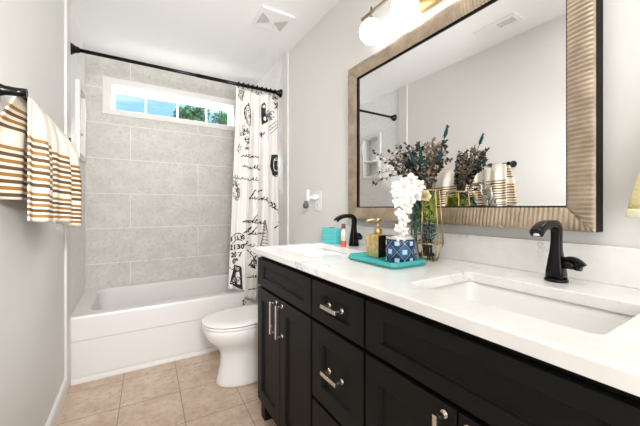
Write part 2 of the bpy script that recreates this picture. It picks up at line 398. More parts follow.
obj('basin', mb, 'tub', t)
obj('drain', MB().lathe([(.028, 0), (.028, .004), (.02, .006)], (ix1-.2, 2.9, .10)), 'silver', t)

# niche
t = thing('shower_niche', 'white framed wall niche with a middle shelf in the tub surround', 'niche', (XL, 2.93, 1.5))
mb = MB()
a, b_, c_, d_ = NY0-.04, NY1+.03, NZ0-.04, NZ1+.04
for q in ((a, NY0, c_, d_), (NY1, b_, c_, d_), (NY0, NY1, c_, NZ0), (NY0, NY1, NZ1, d_)): mb.box(XL, XL+.026, q[0], q[1], q[2], q[3])
obj('frame', mb, 'trim', t)
mb = MB(); e = .0008
mb.box(XL-.095, XL-.085, NY0+e, NY1-e, NZ0+e, NZ1-e)
for q in ((NY0+e, NY0+.008, NZ0+e, NZ1-e), (NY1-.008, NY1-e, NZ0+e, NZ1-e), (NY0+e, NY1-e, NZ0+e, NZ0+.008), (NY0+e, NY1-e, NZ1-.008, NZ1-e)): mb.box(XL-.085, XL, *q)
obj('recess', mb, 'white', t)
obj('shelf', MB().box(XL-.085, XL+.012, NY0+.008, NY1-.008, 1.705, 1.727), 'white', t, bevel=.002)

# ---------------------------------------------------------------- curtain rod and curtain
ZROD, YROD = 2.172, 2.545
t = thing('curtain_rod', 'straight black shower curtain rod spanning the tub alcove', 'curtain rod', (XL, YROD, ZROD))
obj('pole', MB().cyl((XL+.01, YROD, ZROD), (XR-.01, YROD, ZROD), .0125, 14), 'black', t)
obj('sleeve', MB().cyl((.42, YROD, ZROD), (XR-.01, YROD, ZROD), .0145, 14), 'black', t)
fl = [(.038, 0), (.038, .006), (.030, .018), (.022, .03), (.019, .045), (.016, .05)]
obj('flange', MB().lathe(fl, (XL, YROD, ZROD), (1, 0, 0)), 'black', t)
obj('flange', MB().lathe(fl, (XR, YROD, ZROD), (-1, 0, 0)), 'black', t)

def cx0(z): q = (2.14-z)/1.7; return .737-.100*q
def cx1(z): q = (2.14-z)/1.7; return 1.130-.035*q
def cY(s, z):
    q = max(0, (2.14-z)/1.75); y0 = YROD+.004-.105*q**.9
    a = (.012+.022*min(1, q*2))*(1-.65*max(0, 1-max(0, s-.22)/.08)*min(1, q*2))if s < .30 else .012+.022*min(1, q*2)
    return y0-a*math.sin(2*PI*4.6*s+.5+.5*math.sin(3*q))-a*.35*math.sin(2*PI*9.7*s+1.3+q*2)-.02*q*(1-s)
def csurf(x, z, off=.003):
    s = (x-cx0(z))/(cx1(z)-cx0(z)); s = min(.999, max(.001, s))
    dy = (cY(s+.003, z)-cY(s-.003, z))/(.006*(cx1(z)-cx0(z)))
    nv = Vector((dy, -1, 0)).normalized()
    return Vector((cx0(z)+s*(cx1(z)-cx0(z)), cY(s, z), z))+nv*off
def hem(s):
    k = min(1, max(0, (s-.27)/.05)); k = k*k*(3-2*k)
    return (.485-.02*s/.27)*(1-k)+.375*k
cur = thing('shower_curtain', 'white shower curtain printed with black script and postmarks', 'shower curtain', (.92, 2.5, .37))
mb = MB(); ns, nt = 150, 60; ZTOP = 2.148
vs = []
for j in range(nt+1):
    for i in range(ns+1):
        s = i/ns; z = ZTOP-(ZTOP-hem(s))*j/nt-.008*abs(math.sin(PI*9*s))*(j == 0)
        vs.append((cx0(z)+s*(cx1(z)-cx0(z)), cY(s, z), z))
mb.add(vs, [(j*(ns+1)+i, (j+1)*(ns+1)+i, (j+1)*(ns+1)+i+1, j*(ns+1)+i+1) for j in range(nt) for i in range(ns)], 0, True)
obj('cloth', mb, 'curtain', cur, solid=.0022)
# ring hooks
first = None
for k in range(9):
    x = .755+k*.041
    mb = MB()
    mb.tube([(x, YROD+.019*math.sin(a), ZROD-.006+.024*math.cos(a)) for a in [2*PI*i/16 for i in range(17)]], .0025, 6)
    mb.ball((x, YROD-.016, ZROD+.012), .008, 8)
    if first is None:
        first = tag(obj('curtain_ring', mb, 'black', origin=(x, YROD, ZROD)), 'small black ball-tipped curtain ring on the rod above the curtain', 'curtain ring', 'curtain rings on the rod')
    else:
        o = first.copy(); C.objects.link(o); o.location.x = x
# prints: strokes and shapes laid in the cloth's own width and height, then fitted to the folds
def px(u, v):      # photo measurement -> place on the hanging cloth
    a = (u-320)/FPX; s, c = math.sin(YAW), math.cos(YAW); d = (s+a*c, c-a*s, (V0-v)/FPX)
    y = 2.5-.05*(v-95)/200; tt = y/d[1]
    return d[0]*tt, H+d[2]*tt
class PR(MB):
    def stroke(s, pts, wd=.004, mi=0, off=.003):
        P = []
        for i in range(len(pts)-1):
            (x0, z0), (x1, z1) = pts[i], pts[i+1]; k = max(1, int(math.hypot(x1-x0, z1-z0)/.006))
            P += [(x0+(x1-x0)*j/k, z0+(z1-z0)*j/k) for j in range(k)]
        P.append(pts[-1]); vs = []; wd = wd*1.35
        for i, (x, z) in enumerate(P):
            a, b_ = P[max(0, i-1)], P[min(len(P)-1, i+1)]; dx, dz = b_[0]-a[0], b_[1]-a[1]; l_ = math.hypot(dx, dz) or 1
            ww = wd*(.45+.55*abs(math.sin(i*.55+1)))
            vs += [csurf(x-dz/l_*ww/2, z+dx/l_*ww/2, off), csurf(x+dz/l_*ww/2, z-dx/l_*ww/2, off)]
        s.add(vs, [(2*i, 2*i+1, 2*i+3, 2*i+2) for i in range(len(P)-1)], mi)
    def fill(s, poly, mi=0, off=.003, n=14):
        xs = [p[0] for p in poly]; zs = [p[1] for p in poly]; z0, z1 = min(zs), max(zs)
        def span(z):
            X = []
            for i in range(len(poly)):
                (xa, za), (xb, zb) = poly[i], poly[(i+1) % len(poly)]
                if (za <= z) != (zb <= z): X.append(xa+(xb-xa)*(z-za)/(zb-za))
            return (min(X), max(X)) if X else (None, None)
        vs = []
        for j in range(n+1):
            z = z0+(z1-z0)*(.002+.996*j/n); a, b_ = span(z)
            if a is None: a = b_ = sum(xs)/len(xs)
            vs += [csurf(a+(b_-a)*i/10, z, off) for i in range(11)]
        s.add(vs, [(j*11+i, j*11+i+1, (j+1)*11+i+1, (j+1)*11+i) for j in range(n) for i in range(10)], mi)
    def script(s, u0, v0, u1, v1, hgt, wd=.0035, seed=1, loops=6, slant=.5):
        R = random.Random(seed); a = px(u0, v0); b_ = px(u1, v1); P = []; nn = loops*12
        for i in range(nn+1):
            q = i/nn; k = int(q*loops); amp = hgt*[.35, 1, .4, .5, .95, .35, .45, .8][(k*5+seed) % 8]*(.8+.4*R.random()*.3)
            ph = 2*PI*loops*q; zz = amp*.5*(1-math.cos(ph)); xx = .35*amp*.6*math.sin(ph)*.8+slant*zz
            P.append((a[0]+(b_[0]-a[0])*q+xx, a[1]+(b_[1]-a[1])*q+zz))
        s.stroke(P, wd)
    def text(s, body, u, v, size, rot=0, mi=0):
        cu = bpy.data.curves.new('t', 'FONT'); cu.body = body; cu.size = size; cu.align_x = 'CENTER'; cu.align_y = 'CENTER'
        cu.offset = size*.045
        ob = bpy.data.objects.new('t', cu); C.objects.link(ob); bpy.context.view_layer.update()
        me = bpy.data.meshes.new_from_object(ob.evaluated_get(bpy.context.evaluated_depsgraph_get()))
        bpy.data.objects.remove(ob); bpy.data.curves.remove(cu)
        x, z = px(u, v); c_, s_ = math.cos(rot), math.sin(rot)
        s.add([csurf(x+p.co.x*c_-p.co.y*s_, z+p.co.x*s_+p.co.y*c_, .004) for p in me.vertices], [tuple(f.vertices) for f in me.polygons], mi)
        bpy.data.meshes.remove(me)
    def ell(s, u, v, ru, rv, n=24, a0=0, a1=2*PI, tilt=0):
        x, z = px(u, v); k = .0083; out = []
        for i in range(n+1):
            a = a0+(a1-a0)*i/n; ex, ez = ru*k*math.cos(a), rv*k*math.sin(a)
            out.append((x+ex*math.cos(tilt)-ez*math.sin(tilt), z+ex*math.sin(tilt)+ez*math.cos(tilt)))
        return out
    def scrib(s, u, v, ru, rv, n, seed, wd=.003, mi=0, off=.003):
        R = random.Random(seed); k = .0083; x, z = px(u, v)
        for _ in range(n):
            a = R.uniform(0, 6.3); r_ = R.uniform(.2, .9); c_ = (x+ru*k*r_*math.cos(a), z+rv*k*r_*math.sin(a)); q = R.uniform(.004, .014); b0 = R.uniform(0, 6)
            s.stroke([(c_[0]+q*math.cos(b0+t_*.6), c_[1]+q*1.2*math.sin(b0+t_*.6)) for t_ in range(R.randint(4, 9))], wd, mi, off)
P_ = PR()
poly = lambda *q: [px(*p) for p in q]
cl = lambda p: p+[p[0]]
# frame sketch at the top left
P_.stroke(cl(poly((241, 88.5), (246, 90), (244, 99), (239.5, 95))), .006); P_.stroke(cl(poly((242.3, 90.5), (244.8, 91.5), (243.5, 96.5), (241, 94))), .004)
# oval portrait and scrolls
P_.stroke(P_.ell(249.5, 114.5, 3.6, 10.5, tilt=.06), .007); P_.stroke(P_.ell(249.5, 114.5, 2.4, 8, tilt=.06), .0035)
P_.scrib(249.5, 114, 1.8, 6, 12, 4); P_.scrib(246, 131, 5.5, 5, 18, 5, .005); P_.scrib(248, 139, 3.5, 5, 12, 6, .005); P_.stroke(poly((249.5, 102), (249.9, 105)), .009)
# figure with swirls, and tilted lines
P_.fill(poly((263.8, 103), (266, 101), (267.5, 104), (267, 112), (269, 121), (264, 124), (263.5, 113)), 0); P_.fill(P_.ell(265.8, 105.5, 1.2, 1.7, 10)[:-1], 1, .0045); P_.fill(P_.ell(266.2, 118, 1.3, 2.4, 10)[:-1], 1, .0045)
for q in (270, 274): P_.stroke(P_.ell(q, 113, 2.2, 3.5, 18, .5, 5.5), .005)
P_.scrib(271, 116, 5, 7, 16, 8, .004); P_.scrib(277.5, 104, 2, 5, 7, 9, .006)
for k in range(3): P_.script(270+k*1.2, 127+k*3.0, 279, 120+k*3.2, .016, .0035, 11+k, 5, .3)
P_.stroke(poly((262, 132), (263.6, 134.5), (266, 131.8)), .006); P_.stroke(poly((263.4, 131), (263.4, 136)), .006)
P_.scrib(259.5, 92, 1.5, 4, 5, 61, .004); P_.scrib(276.5, 97, 2.5, 2.5, 6, 62, .006)
# script rows
P_.script(242.5, 156, 261, 158, .035, .0055, 2, 8, .4); P_.script(243, 166.5, 262, 170, .04, .0055, 3, 8, .4); P_.script(233, 178, 259, 181, .032, .0045, 4, 10, .4)
P_.scrib(240, 148, 3, 5, 7, 71, .004); P_.scrib(247, 147, 3, 6, 8, 72, .0035)
P_.scrib(235.5, 184, 4.5, 6, 24, 12, .003); P_.scrib(237, 193, 4, 6.5, 26, 13, .004)
# large flowing words across the middle
P_.stroke(poly((251, 199), (254, 191), (256, 190)), .006); P_.stroke(poly((258, 198), (261, 191), (263, 190)), .006)
P_.script(252, 199, 263, 200, .05, .006, 6, 4, .5); P_.script(262, 199, 275, 205, .034, .006, 7, 6, .5); P_.script(271, 206, 281, 214, .03, .006, 15, 5, .5)
P_.script(274, 228, 280.5, 222.5, .035, .0065, 19, 3, .4); P_.stroke(poly((273.5, 207), (277, 211), (281, 214)), .007)
P_.stroke(poly((242, 222), (246, 220.5), (252, 221), (258, 212.5)), .006); P_.script(243, 222, 264, 224, .045, .006, 8, 9, .6); P_.script(250, 234.5, 264, 234, .04, .0055, 9, 6, .6); P_.stroke(poly((249.5, 235), (254, 229), (258, 224)), .006)
P_.script(243, 233, 250, 232, .05, .006, 10, 3, .5); P_.script(242, 245, 249, 244, .03, .008, 16, 4, .2); P_.script(249, 246, 258, 249, .03, .005, 31, 4, .4)
# brown tower
for k in range(8):
    q = k/7; P_.stroke(poly((264-1-2.2*q, 223+22*q), (264+.5+2.0*q, 224.5+22*q)), .005, 2); P_.stroke(poly((264+.8+1.8*q, 223+22*q), (264-1-2*q, 225+22*q)), .004, 2)
P_.stroke(poly((264.3, 220), (263.5, 232), (261, 246)), .006, 2); P_.stroke(poly((264.5, 220), (265.8, 232), (267.5, 246)), .006, 2)
# dark stamp with a pale figure, right side
P_.fill(poly((273, 154), (279.2, 153), (279.6, 179), (273.5, 176), (272, 166)), 0); P_.stroke(P_.ell(276, 165, 1.8, 6.5, 18, 2.0, 5.4), .004, 1, .0045); P_.scrib(276.4, 160, 1.0, 2.5, 4, 81, .003, 1, .0045)
# postmark
P_.stroke(P_.ell(238, 247, 9.5, 13.5, 26, .9, 3.1), .006); P_.stroke(P_.ell(238, 249, 8, 9, 22, 1.0, 2.9), .005)
P_.text('S 1 US', 236.6, 238.3, .046, .10); P_.text('21 30', 236.2, 247, .052, .03); P_.text('20 7', 235.6, 254.5, .052, .0); P_.text('08', 234.8, 261, .052, -.05)
# dark stamp with a white figure at the hem
P_.fill(poly((233.5, 264.5), (241, 266), (241.6, 288.5), (236, 287), (228.6, 283)), 0, .003); P_.fill(poly((236.5, 272), (238.6, 271), (239.4, 278), (239.2, 284), (236.8, 283.6), (237, 278), (235, 276)), 1, .0045); P_.scrib(232.5, 281, 2.5, 3.5, 7, 82, .003, 1, .0045); P_.scrib(237, 268, 3, 1.5, 5, 83, .003, 1, .0045); P_.scrib(238, 279, 1.5, 3, 4, 84, .003, 0, .006)
P_.stroke(poly((228, 266), (230.5, 269), (233.5, 268)), .005)
# ornament and strip beside the vanity
P_.scrib(253, 262, 4, 12, 32, 14, .0045); P_.stroke(poly((248.5, 250), (252, 256), (256, 266)), .005); P_.stroke(poly((256.5, 251), (253, 259), (249, 266)), .005); P_.script(248, 278, 257, 275, .02, .005, 18, 6, .3)
P_.stroke(poly((248.5, 289.5), (252, 288), (257, 284.5)), .007)
P_.fill(poly((241.2, 298.5), (245.5, 296.5), (246.5, 303), (241.5, 303.5)), 0); P_.scrib(243.8, 300, 1.3, 1.8, 4, 85, .0025, 1, .0045)
obj('print', P_, ['ink', 'clothink', 'inkbrown'], cur, label='black script and stamps printed on the cloth')

# ---------------------------------------------------------------- toilet
t = thing('toilet', 'white toilet with closed lid between the tub and vanity', 'toilet', (.75, 2.0, 0))
TY = 2.0
def egg(z, xf, xb, hw, n=36, p=2.3):
    out = []; xm = xf+(xb-xf)*.45
    for i in range(n):
        a = 2*PI*i/n; c_, s_ = math.cos(a), math.sin(a)
        X = xm+(xb-xm)*math.copysign(abs(c_)**(2/3.2), c_) if c_ > 0 else xm-(xm-xf)*abs(c_)**(2/2.1)
        out.append((X, TY+hw*math.copysign(abs(s_)**(2/p), s_), z))
    return out
mb = MB().loft([egg(0, .455, .95, .112), egg(.012, .45, .955, .117), egg(.03, .455, .95, .112), egg(.12, .475, .93, .098), egg(.19, .478, .92, .098), egg(.23, .465, .92, .110), egg(.27, .425, .92, .140), egg(.31, .388, .92, .166), egg(.35, .372, .92, .178), egg(.375, .370, .92, .181), egg(.383, .374, .92, .178)])
obj('bowl', mb, 'porcelain', t)
mb = MB().loft([egg(.3845, .372, .86, .180), egg(.389, .366, .86, .184), egg(.399, .366, .86, .184), egg(.4015, .372, .86, .180)]); obj('seat', mb, 'porcelain', t)
mb = MB().loft([egg(.4045, .370, .865, .180), egg(.408, .364, .865, .185), egg(.416, .366, .865, .184), egg(.421, .378, .86, .174), egg(.424, .43, .82, .13)]); obj('lid', mb, 'porcelain', t)
obj('seat_gap_shade', MB().loft([egg(.40, .374, .86, .177), egg(.4055, .374, .86, .177)]), 'gap_shade', t)  # dark strip painting the shade in the gap between seat and lid
for y in (1.92, 2.08): obj('hinge', MB().box(.845, .885, y-.02, y+.02, .383, .42), 'porcelain', t, bevel=.006)
mb = MB().box(.93, XR-.004, 1.79, 2.21, .40, .735); obj('tank', mb, 'porcelain', t, bevel=.025, seg=4)
obj('tank_lid', MB().box(.92, XR-.002, 1.78, 2.22, .735, .765), 'porcelain', t, bevel=.008)
obj('tank_shelf', MB().box(.90, XR-.02, 1.86, 2.14, .30, .40), 'porcelain', t, bevel=.02)
obj('flush_lever', MB().cyl((.925, 1.86, .68), (.905, 1.86, .68), .012).tube([(.908, 1.86, .68), (.905, 1.90, .676), (.905, 1.95, .668)], .006), 'silver', t)

# ---------------------------------------------------------------- vanity cabinet
XF = .572; CY1, CY0 = 1.572, .088
van = thing('vanity_cabinet', 'long charcoal black shaker vanity cabinet along the right wall', 'vanity cabinet', (.85, .83, 0))
mb = MB().box(XF+.021, XR-.002, CY0, CY1, .10, .744)
mb.box(XF+.021, .63, CY0, CY1, .744, .886); mb.box(1.06, XR-.002, CY0, CY1, .744, .886)
for y in (CY0, CY1-.018, .988, .668): mb.box(.63, 1.06, y, y+.018, .744, .886)
obj('carcass', mb, 'cab', van, bevel=.001)
obj('toe_kick', MB().box(XF+.075, XR-.002, CY0+.01, CY1-.01, 0, .10), 'blackpaint', van)
for y0 in (CY1-.05, CY0): obj('foot', MB().box(XF+.021, XF+.075, y0, y0+.05, 0, .10), 'cab', van, bevel=.001)
def shaker(name, y0, y1, z0, z1, sy=.058, sz=.040, flat=False):
    mb = MB(); x0, x1 = XF, XF+.020
    iy0, iy1, iz0, iz1 = y0+sy, y1-sy, z0+sz, z1-sz; d = .010
    o_ = [(x0, y0, z0), (x0, y1, z0), (x0, y1, z1), (x0, y0, z1)]; i_ = [(x0, iy0, iz0), (x0, iy1, iz0), (x0, iy1, iz1), (x0, iy0, iz1)]
    e = .0035; j_ = [(x0+d, iy0+e, iz0+e), (x0+d, iy1-e, iz0+e), (x0+d, iy1-e, iz1-e), (x0+d, iy0+e, iz1-e)]
    bk = [(x1, p[1], p[2]) for p in o_]
    mb.add(o_+i_+j_+bk, [(k, (k+1) % 4, 4+(k+1) % 4, 4+k) for k in range(4)]+[(4+k, 4+(k+1) % 4, 8+(k+1) % 4, 8+k) for k in range(4)]+[(8, 9, 10, 11)]+[(12+k, 12+(k+1) % 4, (k+1) % 4, k) for k in range(4)]+[(15, 14, 13, 12)])
    return obj(name, mb, 'cab', van, bevel=.0012, seg=1)
def pull(par, y, z, ln, vert):
    mb = MB(); xh = XF-.032; hb = .0055
    if vert:
        mb.box(xh-hb, xh+hb, y-hb, y+hb, z-ln/2, z+ln/2)
        for s in (-1, 1): mb.cyl((xh, y, z+s*(ln/2-.008)), (XF-.004, y, z+s*(ln/2-.008)), .0055, 10).cyl((XF-.006, y, z+s*(ln/2-.008)), (XF, y, z+s*(ln/2-.008)), .009, 12)
    else:
        mb.box(xh-hb, xh+hb, y-ln/2, y+ln/2, z-hb-.001, z+hb+.001)
        for s in (-1, 1): mb.cyl((xh, y+s*(ln/2-.008), z), (XF-.004, y+s*(ln/2-.008), z), .0055, 10).cyl((XF-.006, y+s*(ln/2-.008), z), (XF, y+s*(ln/2-.008), z), .009, 12)
    obj('handle', mb, 'nickel', par, bevel=.0012, label='satin nickel bar handle')
shaker('false_front', .998, 1.570, .722, .864, .060, .038)
shaker('false_front', .092, .680, .722, .864, .060, .038)
DZ0 = .112
for y0, y1, hy in ((1.284, 1.570, 1.313), (.998, 1.280, 1.247), (.389, .680, .415), (.092, .385, .360)):
    d = shaker('door', y0, y1, DZ0, .708, .056, .060); pull(d, hy, .622, .150, True)
for z0, z1, sz, hz in ((.722, .864, .040, .797), (.430, .708, .062, .572), (DZ0, .417, .062, .27)):
    d = shaker('drawer', .689, .986, z0, z1, .066, sz); pull(d, .826, hz+.003, .088, False)

# ---------------------------------------------------------------- countertop
ZT, TH = .918, .030
ctop = thing('countertop', 'white veined quartz countertop with low backsplash on the vanity', 'countertop', (.85, .83, .888))
KX0, KX1, KY0, KY1 = .5507, XR-.0005, .062, 1.590
SINKS = ((.664, .950, 1.135, 1.535), (.664, .950, .185, .600))
def slab():
    bm = bmesh.new(); E = []
    loops = [[(KX0, KY0), (KX1, KY0), (KX1, KY1), (KX0, KY1)]]+[[(p[0], p[1]) for p in rr(a, b_, c_, d_, .020, 0)] for a, b_, c_, d_ in SINKS]
    for lp in loops:
        vs = [bm.verts.new((x, y, ZT)) for x, y in lp]
        E += [bm.edges.new((vs[i], vs[(i+1) % len(vs)])) for i in range(len(vs))]
    bmesh.ops.triangle_fill(bm, use_beauty=True, edges=E)
    bmesh.ops.recalc_face_normals(bm, faces=bm.faces)
    if bm.faces[0].normal.z < 0: bmesh.ops.reverse_faces(bm, faces=bm.faces)
    r = bmesh.ops.extrude_face_region(bm, geom=bm.faces[:])
    bmesh.ops.translate(bm, verts=[g for g in r['geom'] if isinstance(g, bmesh.types.BMVert)], vec=(0, 0, -TH))
    bmesh.ops.recalc_face_normals(bm, faces=bm.faces)
    bm.verts.index_update(); mb = MB(); mb.add([v.co[:] for v in bm.verts], [[v.index for v in f.verts] for f in bm.faces]); bm.free(); return mb
obj('slab', slab(), 'quartz', ctop, bevel=.003)
obj('backsplash', MB().box(XR-.020, XR-.0005, KY0, KY1, ZT, 1.024), 'quartz', ctop, bevel=.002)
for k, (a, b_, c_, d_) in enumerate(SINKS):
    s_ = thing('sink', ['white undermount sink at the far end beside the turquoise box', 'white undermount sink nearest the viewer at the counter right'][k], 'sink', ((a+b_)/2, (c_+d_)/2, .74), 'undermount sinks')
    z1 = ZT-TH-.0012; g = .006
    mb = MB().loft([rr(a-.022, b_+.022, c_-.022, d_+.022, .04, z1-.012), rr(a-.022, b_+.022, c_-.022, d_+.022, .04, z1), rr(a-g, b_+g, c_-g, d_+g, .04, z1), rr(a-g+.004, b_+g-.004, c_-g+.004, d_+g-.004, .04, z1-.02), rr(a+.012, b_-.012, c_+.012, d_-.012, .05, .80), rr(a+.04, b_-.04, c_+.04, d_-.04, .05, .765), rr(a+.08, b_-.08, c_+.09, d_-.09, .05, .757)], caps=False)
    o_ = len(mb.v)-28; mb.f.append([o_+i for i in range(28)]); mb.mi.append(0); mb.sm.append(False)
    obj('basin', mb, 'porcelain', s_)
    obj('drain', MB().lathe([(.03, 0), (.03, .003), (.022, .005), (.018, .003)], ((a+b_)/2, (c_+d_)/2, .757)), 'silver', s_)

# ---------------------------------------------------------------- faucets
FX, FY = 1.047, .392
fa = thing('faucet', 'black single-hole faucet with side lever at the counter right', 'faucet', (FX, FY, ZT), 'black faucets')
obj('base', MB().lathe([(.029, 0), (.029, .006), (.027, .009)], (FX, FY, ZT), n=32), 'black', fa)
mb = MB()
path = [(FX, FY, ZT+.006), (FX, FY, ZT+.03), (FX, FY, ZT+.06), (FX, FY, ZT+.09), (FX+.002, FY, ZT+.115)]+bez([(FX+.003, FY, ZT+.125), (FX+.006, FY, ZT+.164), (FX-.012, FY, ZT+.168), (FX-.05, FY, ZT+.168)], 10)+bez([(FX-.055, FY, ZT+.168), (FX-.085, FY, ZT+.166), (FX-.108, FY, ZT+.156), (FX-.122, FY, ZT+.142)], 6)
nP = len(path)
def hw(i): return [.0235, .0220, .0180, .0140, .0125][i] if i < 5 else .0125+.003*(i-5)/(nP-6)
def hh(i): return [.0235, .0220, .0180, .0140, .0125][i] if i < 5 else .0122-.002*(i-5)/(nP-6)
mb.loft(rect_section(path, hw, hh, (0, 1, 0)))
obj('body', mb, 'black', fa)
mb = MB().cyl((FX, FY-.008, ZT+.052), (FX, FY-.046, ZT+.052), .0125, 18).cyl((FX, FY-.046, ZT+.052), (FX, FY-.058, ZT+.0525), .0145, 18)
obj('handle_hub', mb, 'black', fa)
mb = MB(); lp = bez([(FX+.004, FY-.014, ZT+.064), (FX-.002, FY-.038, ZT+.078), (FX-.006, FY-.056, ZT+.066), (FX-.010, FY-.066, ZT+.052)], 9)
mb.loft(rect_section(lp, lambda i: .0105, lambda i: .0048+.0004*i, (1, 0, 0)))
obj('lever', mb, 'black', fa)
obj('aerator', MB().cyl((FX-.116, FY, ZT+.143), (FX-.119, FY, ZT+.137), .0085), 'silver', fa, label='silver aerator ring')
f2 = dup(fa, (.002, 1.345-FY, 0)); tag(f2, 'black single-hole faucet at the far sink beside the coral bottle')

# ---------------------------------------------------------------- mirror
mir = thing('mirror', 'large rectangular wall mirror in a ribbed champagne frame', 'mirror', (XR, .885, 1.06))
my0, my1, mz0, mz1 = .316, 1.454, 1.062, 1.950; FWD = .072
obj('glass', MB().box(1.112, 1.116, my0+.05, my1-.05, mz0+.05, mz1-.05), 'mirror', mir)
obj('backing', MB().box(1.117, XR-.0005, my0+.02, my1-.02, mz0+.02, mz1-.02), 'blackpaint', mir)
def rail(side):
    prof = [(0, XR-.001, 1), (0, 1.092, 1), (.002, 1.089, 0), (.012, 1.0885, 0), (.030, 1.091, 0), (.048, 1.095, 0), (.062, 1.0985, 0), (FWD-.003, 1.101, 0), (FWD, 1.103, 1), (FWD+.003, 1.111, 1)]
    horiz = side in 'tb'; A0, A1 = (my0, my1) if horiz else (mz0, mz1); n_ = int((A1-A0)/.0026)
    mb = MB(); vs = []; K = len(prof)
    for i in range(n_+1):
        for w_, x, fl_ in prof:
            q = min(max(A0+(A1-A0)*i/n_, A0+w_), A1-w_)
            rib = 0 if fl_ else 0.0009*math.sin(2*PI*q/.0135)+.0003*math.sin(2*PI*q/.0061)
            x_ = x+rib
            if side == 'b': vs.append((x_, q, mz0+w_))
            elif side == 't': vs.append((x_, q, mz1-w_))
            elif side == 'r': vs.append((x_, my0+w_, q))
            else: vs.append((x_, my1-w_, q))
    for i in range(n_):
        for k in range(K-1):
            f = (i*K+k, i*K+k+1, (i+1)*K+k+1, (i+1)*K+k)
            mb.f.append(f if side in 'tr' else f[::-1]); mb.mi.append(1 if prof[k][2] and prof[k+1][2] or (prof[k][2] == 0 and prof[k+1][2] == 1) else 0); mb.sm.append(k not in (0, 1, 7, 8))
    mb.v = vs; return mb
for s in 'tblr': obj('frame_rail', rail(s), ['frame', 'blackpaint'], mir)

# ---------------------------------------------------------------- vanity light
GX, GZ = 1.055, 2.047
vl = thing('vanity_light', 'brass bar wall light with four glowing round globes above mirror', 'wall light', (XR, .82, 2.06))
obj('backplate', MB().box(XR-.022, XR-.0005, .70, .955, 2.035, 2.145), 'brass', vl, bevel=.002)
for y in (.76, .90): obj('arm', MB().tube(bez([(XR-.02, y, 2.11), (GX+.02, y, 2.11), (GX, y, 2.12), (GX, y, 2.142)], 8), .006, 10), 'bronze', vl)
obj('bar', MB().box(GX-.006, GX+.006, .46, 1.284, 2.142, 2.154), 'bronze', vl, bevel=.001)
for y in (1.206, .979, .752, .525):
    obj('stem', MB().cyl((GX, y, 2.174), (GX, y, 2.112), .0055, 10).cyl((GX, y, 2.116), (GX, y, 2.098), .014, 14), 'bronze', vl)
    obj('globe', MB().ball((GX, y, GZ), .062, 32), 'globe', vl, label='glowing white glass globe')

# ---------------------------------------------------------------- outlet and plug-in
t = thing('wall_outlet', 'white outlet plate on the right wall left of the mirror', 'outlet', (XR, 1.885, 1.178))
obj('plate', MB().box(XR-.006, XR-.0005, 1.842, 1.928, 1.108, 1.248), 'plastic', t, bevel=.003)
for z in (1.205, 1.151):
    o = obj('socket', MB().lathe([(.017, 0), (.017, .002), (.015, .003)], (XR-.006, 1.885, z), (-1, 0, 0)), 'plastic', t)
    mb = MB()
    for dy in (-.006, .006): mb.box(XR-.0095, XR-.0088, 1.885+dy-.001, 1.885+dy+.001, z-.002, z+.006)
    obj('slot', mb, 'dark', o)
t = thing('plug_in_freshener', 'white plug-in air freshener with grey bulb in the wall outlet', 'air freshener', (XR-.01, 1.885, 1.205))
obj('plug', MB().lathe([(.019, .003), (.021, .008), (.021, .035), (.016, .045)], (XR-.007, 1.885, 1.205), (-1, 0, 0)), 'plastic', t)
obj('arm', MB().box(1.062, XR-.048, 1.877, 1.893, 1.196, 1.212), 'plastic', t, bevel=.003)
obj('housing', MB().lathe([(.007, 0), (.011, .004), (.012, .03), (.010, .075), (.006, .082)], (1.06, 1.885, 1.178)), 'plastic', t)
obj('bulb', MB().lathe([(.010, .05), (.011, .04), (.020, .028), (.022, .012), (.016, 0), (.006, -.003)], (1.047, 1.895, 1.128)), 'grey', t)

# ---------------------------------------------------------------- counter objects
# tissue box
t = thing('tissue_box', 'turquoise scale-embossed tissue box on the counter near far faucet', 'tissue box', (1.013, 1.509, ZT))
bx0, bx1, by0, by1, bz0, bz1 = 0.985, 1.042, 1.440, 1.578, ZT, ZT+.092
mb = MB().box(bx0, bx1, by0, by1, bz0, bz1)
for r_ in range(5):
    for k in range(9):
        y = by0+.010+(k+.5*(r_ % 2))*.0172; z = bz0+.014+r_*.0165
        if y < by1-.008: mb.ball((bx0, y, z), .0088, 8, 0, (.35, 1, 1))
    for k in range(3):
        x = bx0+.012+(k+.5*(r_ % 2))*.0172; z = bz0+.014+r_*.0165
        if x < bx1-.008: mb.ball((x, by0, z), .0088, 8, 0, (1, .35, 1))
obj('cover', mb, 'aqua', t)
obj('opening', MB().lathe([(.02, 0), (.02, .001)], (1.013, 1.509, bz1+.0003), n=20), 'dark', t)
# bottle
t = thing('soap_bottle', 'small white-labelled bottle of coral liquid between turquoise box and far faucet', 'bottle', (.990, 1.362, ZT))
B0 = (.990, 1.362, ZT)
obj('body', MB().lathe([(.014, 0), (.0150, .003), (.0150, .030)], B0), 'coral', t, label='coral red liquid')
obj('label', MB().lathe([(.0152, .030), (.0152, .078), (.013, .088)], B0), 'labelw', t)
obj('neck', MB().lathe([(.013, .088), (.008, .093), (.008, .099)], B0), 'labelw', t)
obj('cap', MB().lathe([(.0115, .099), (.0115, .119), (.009, .124)], B0), 'capb', t)
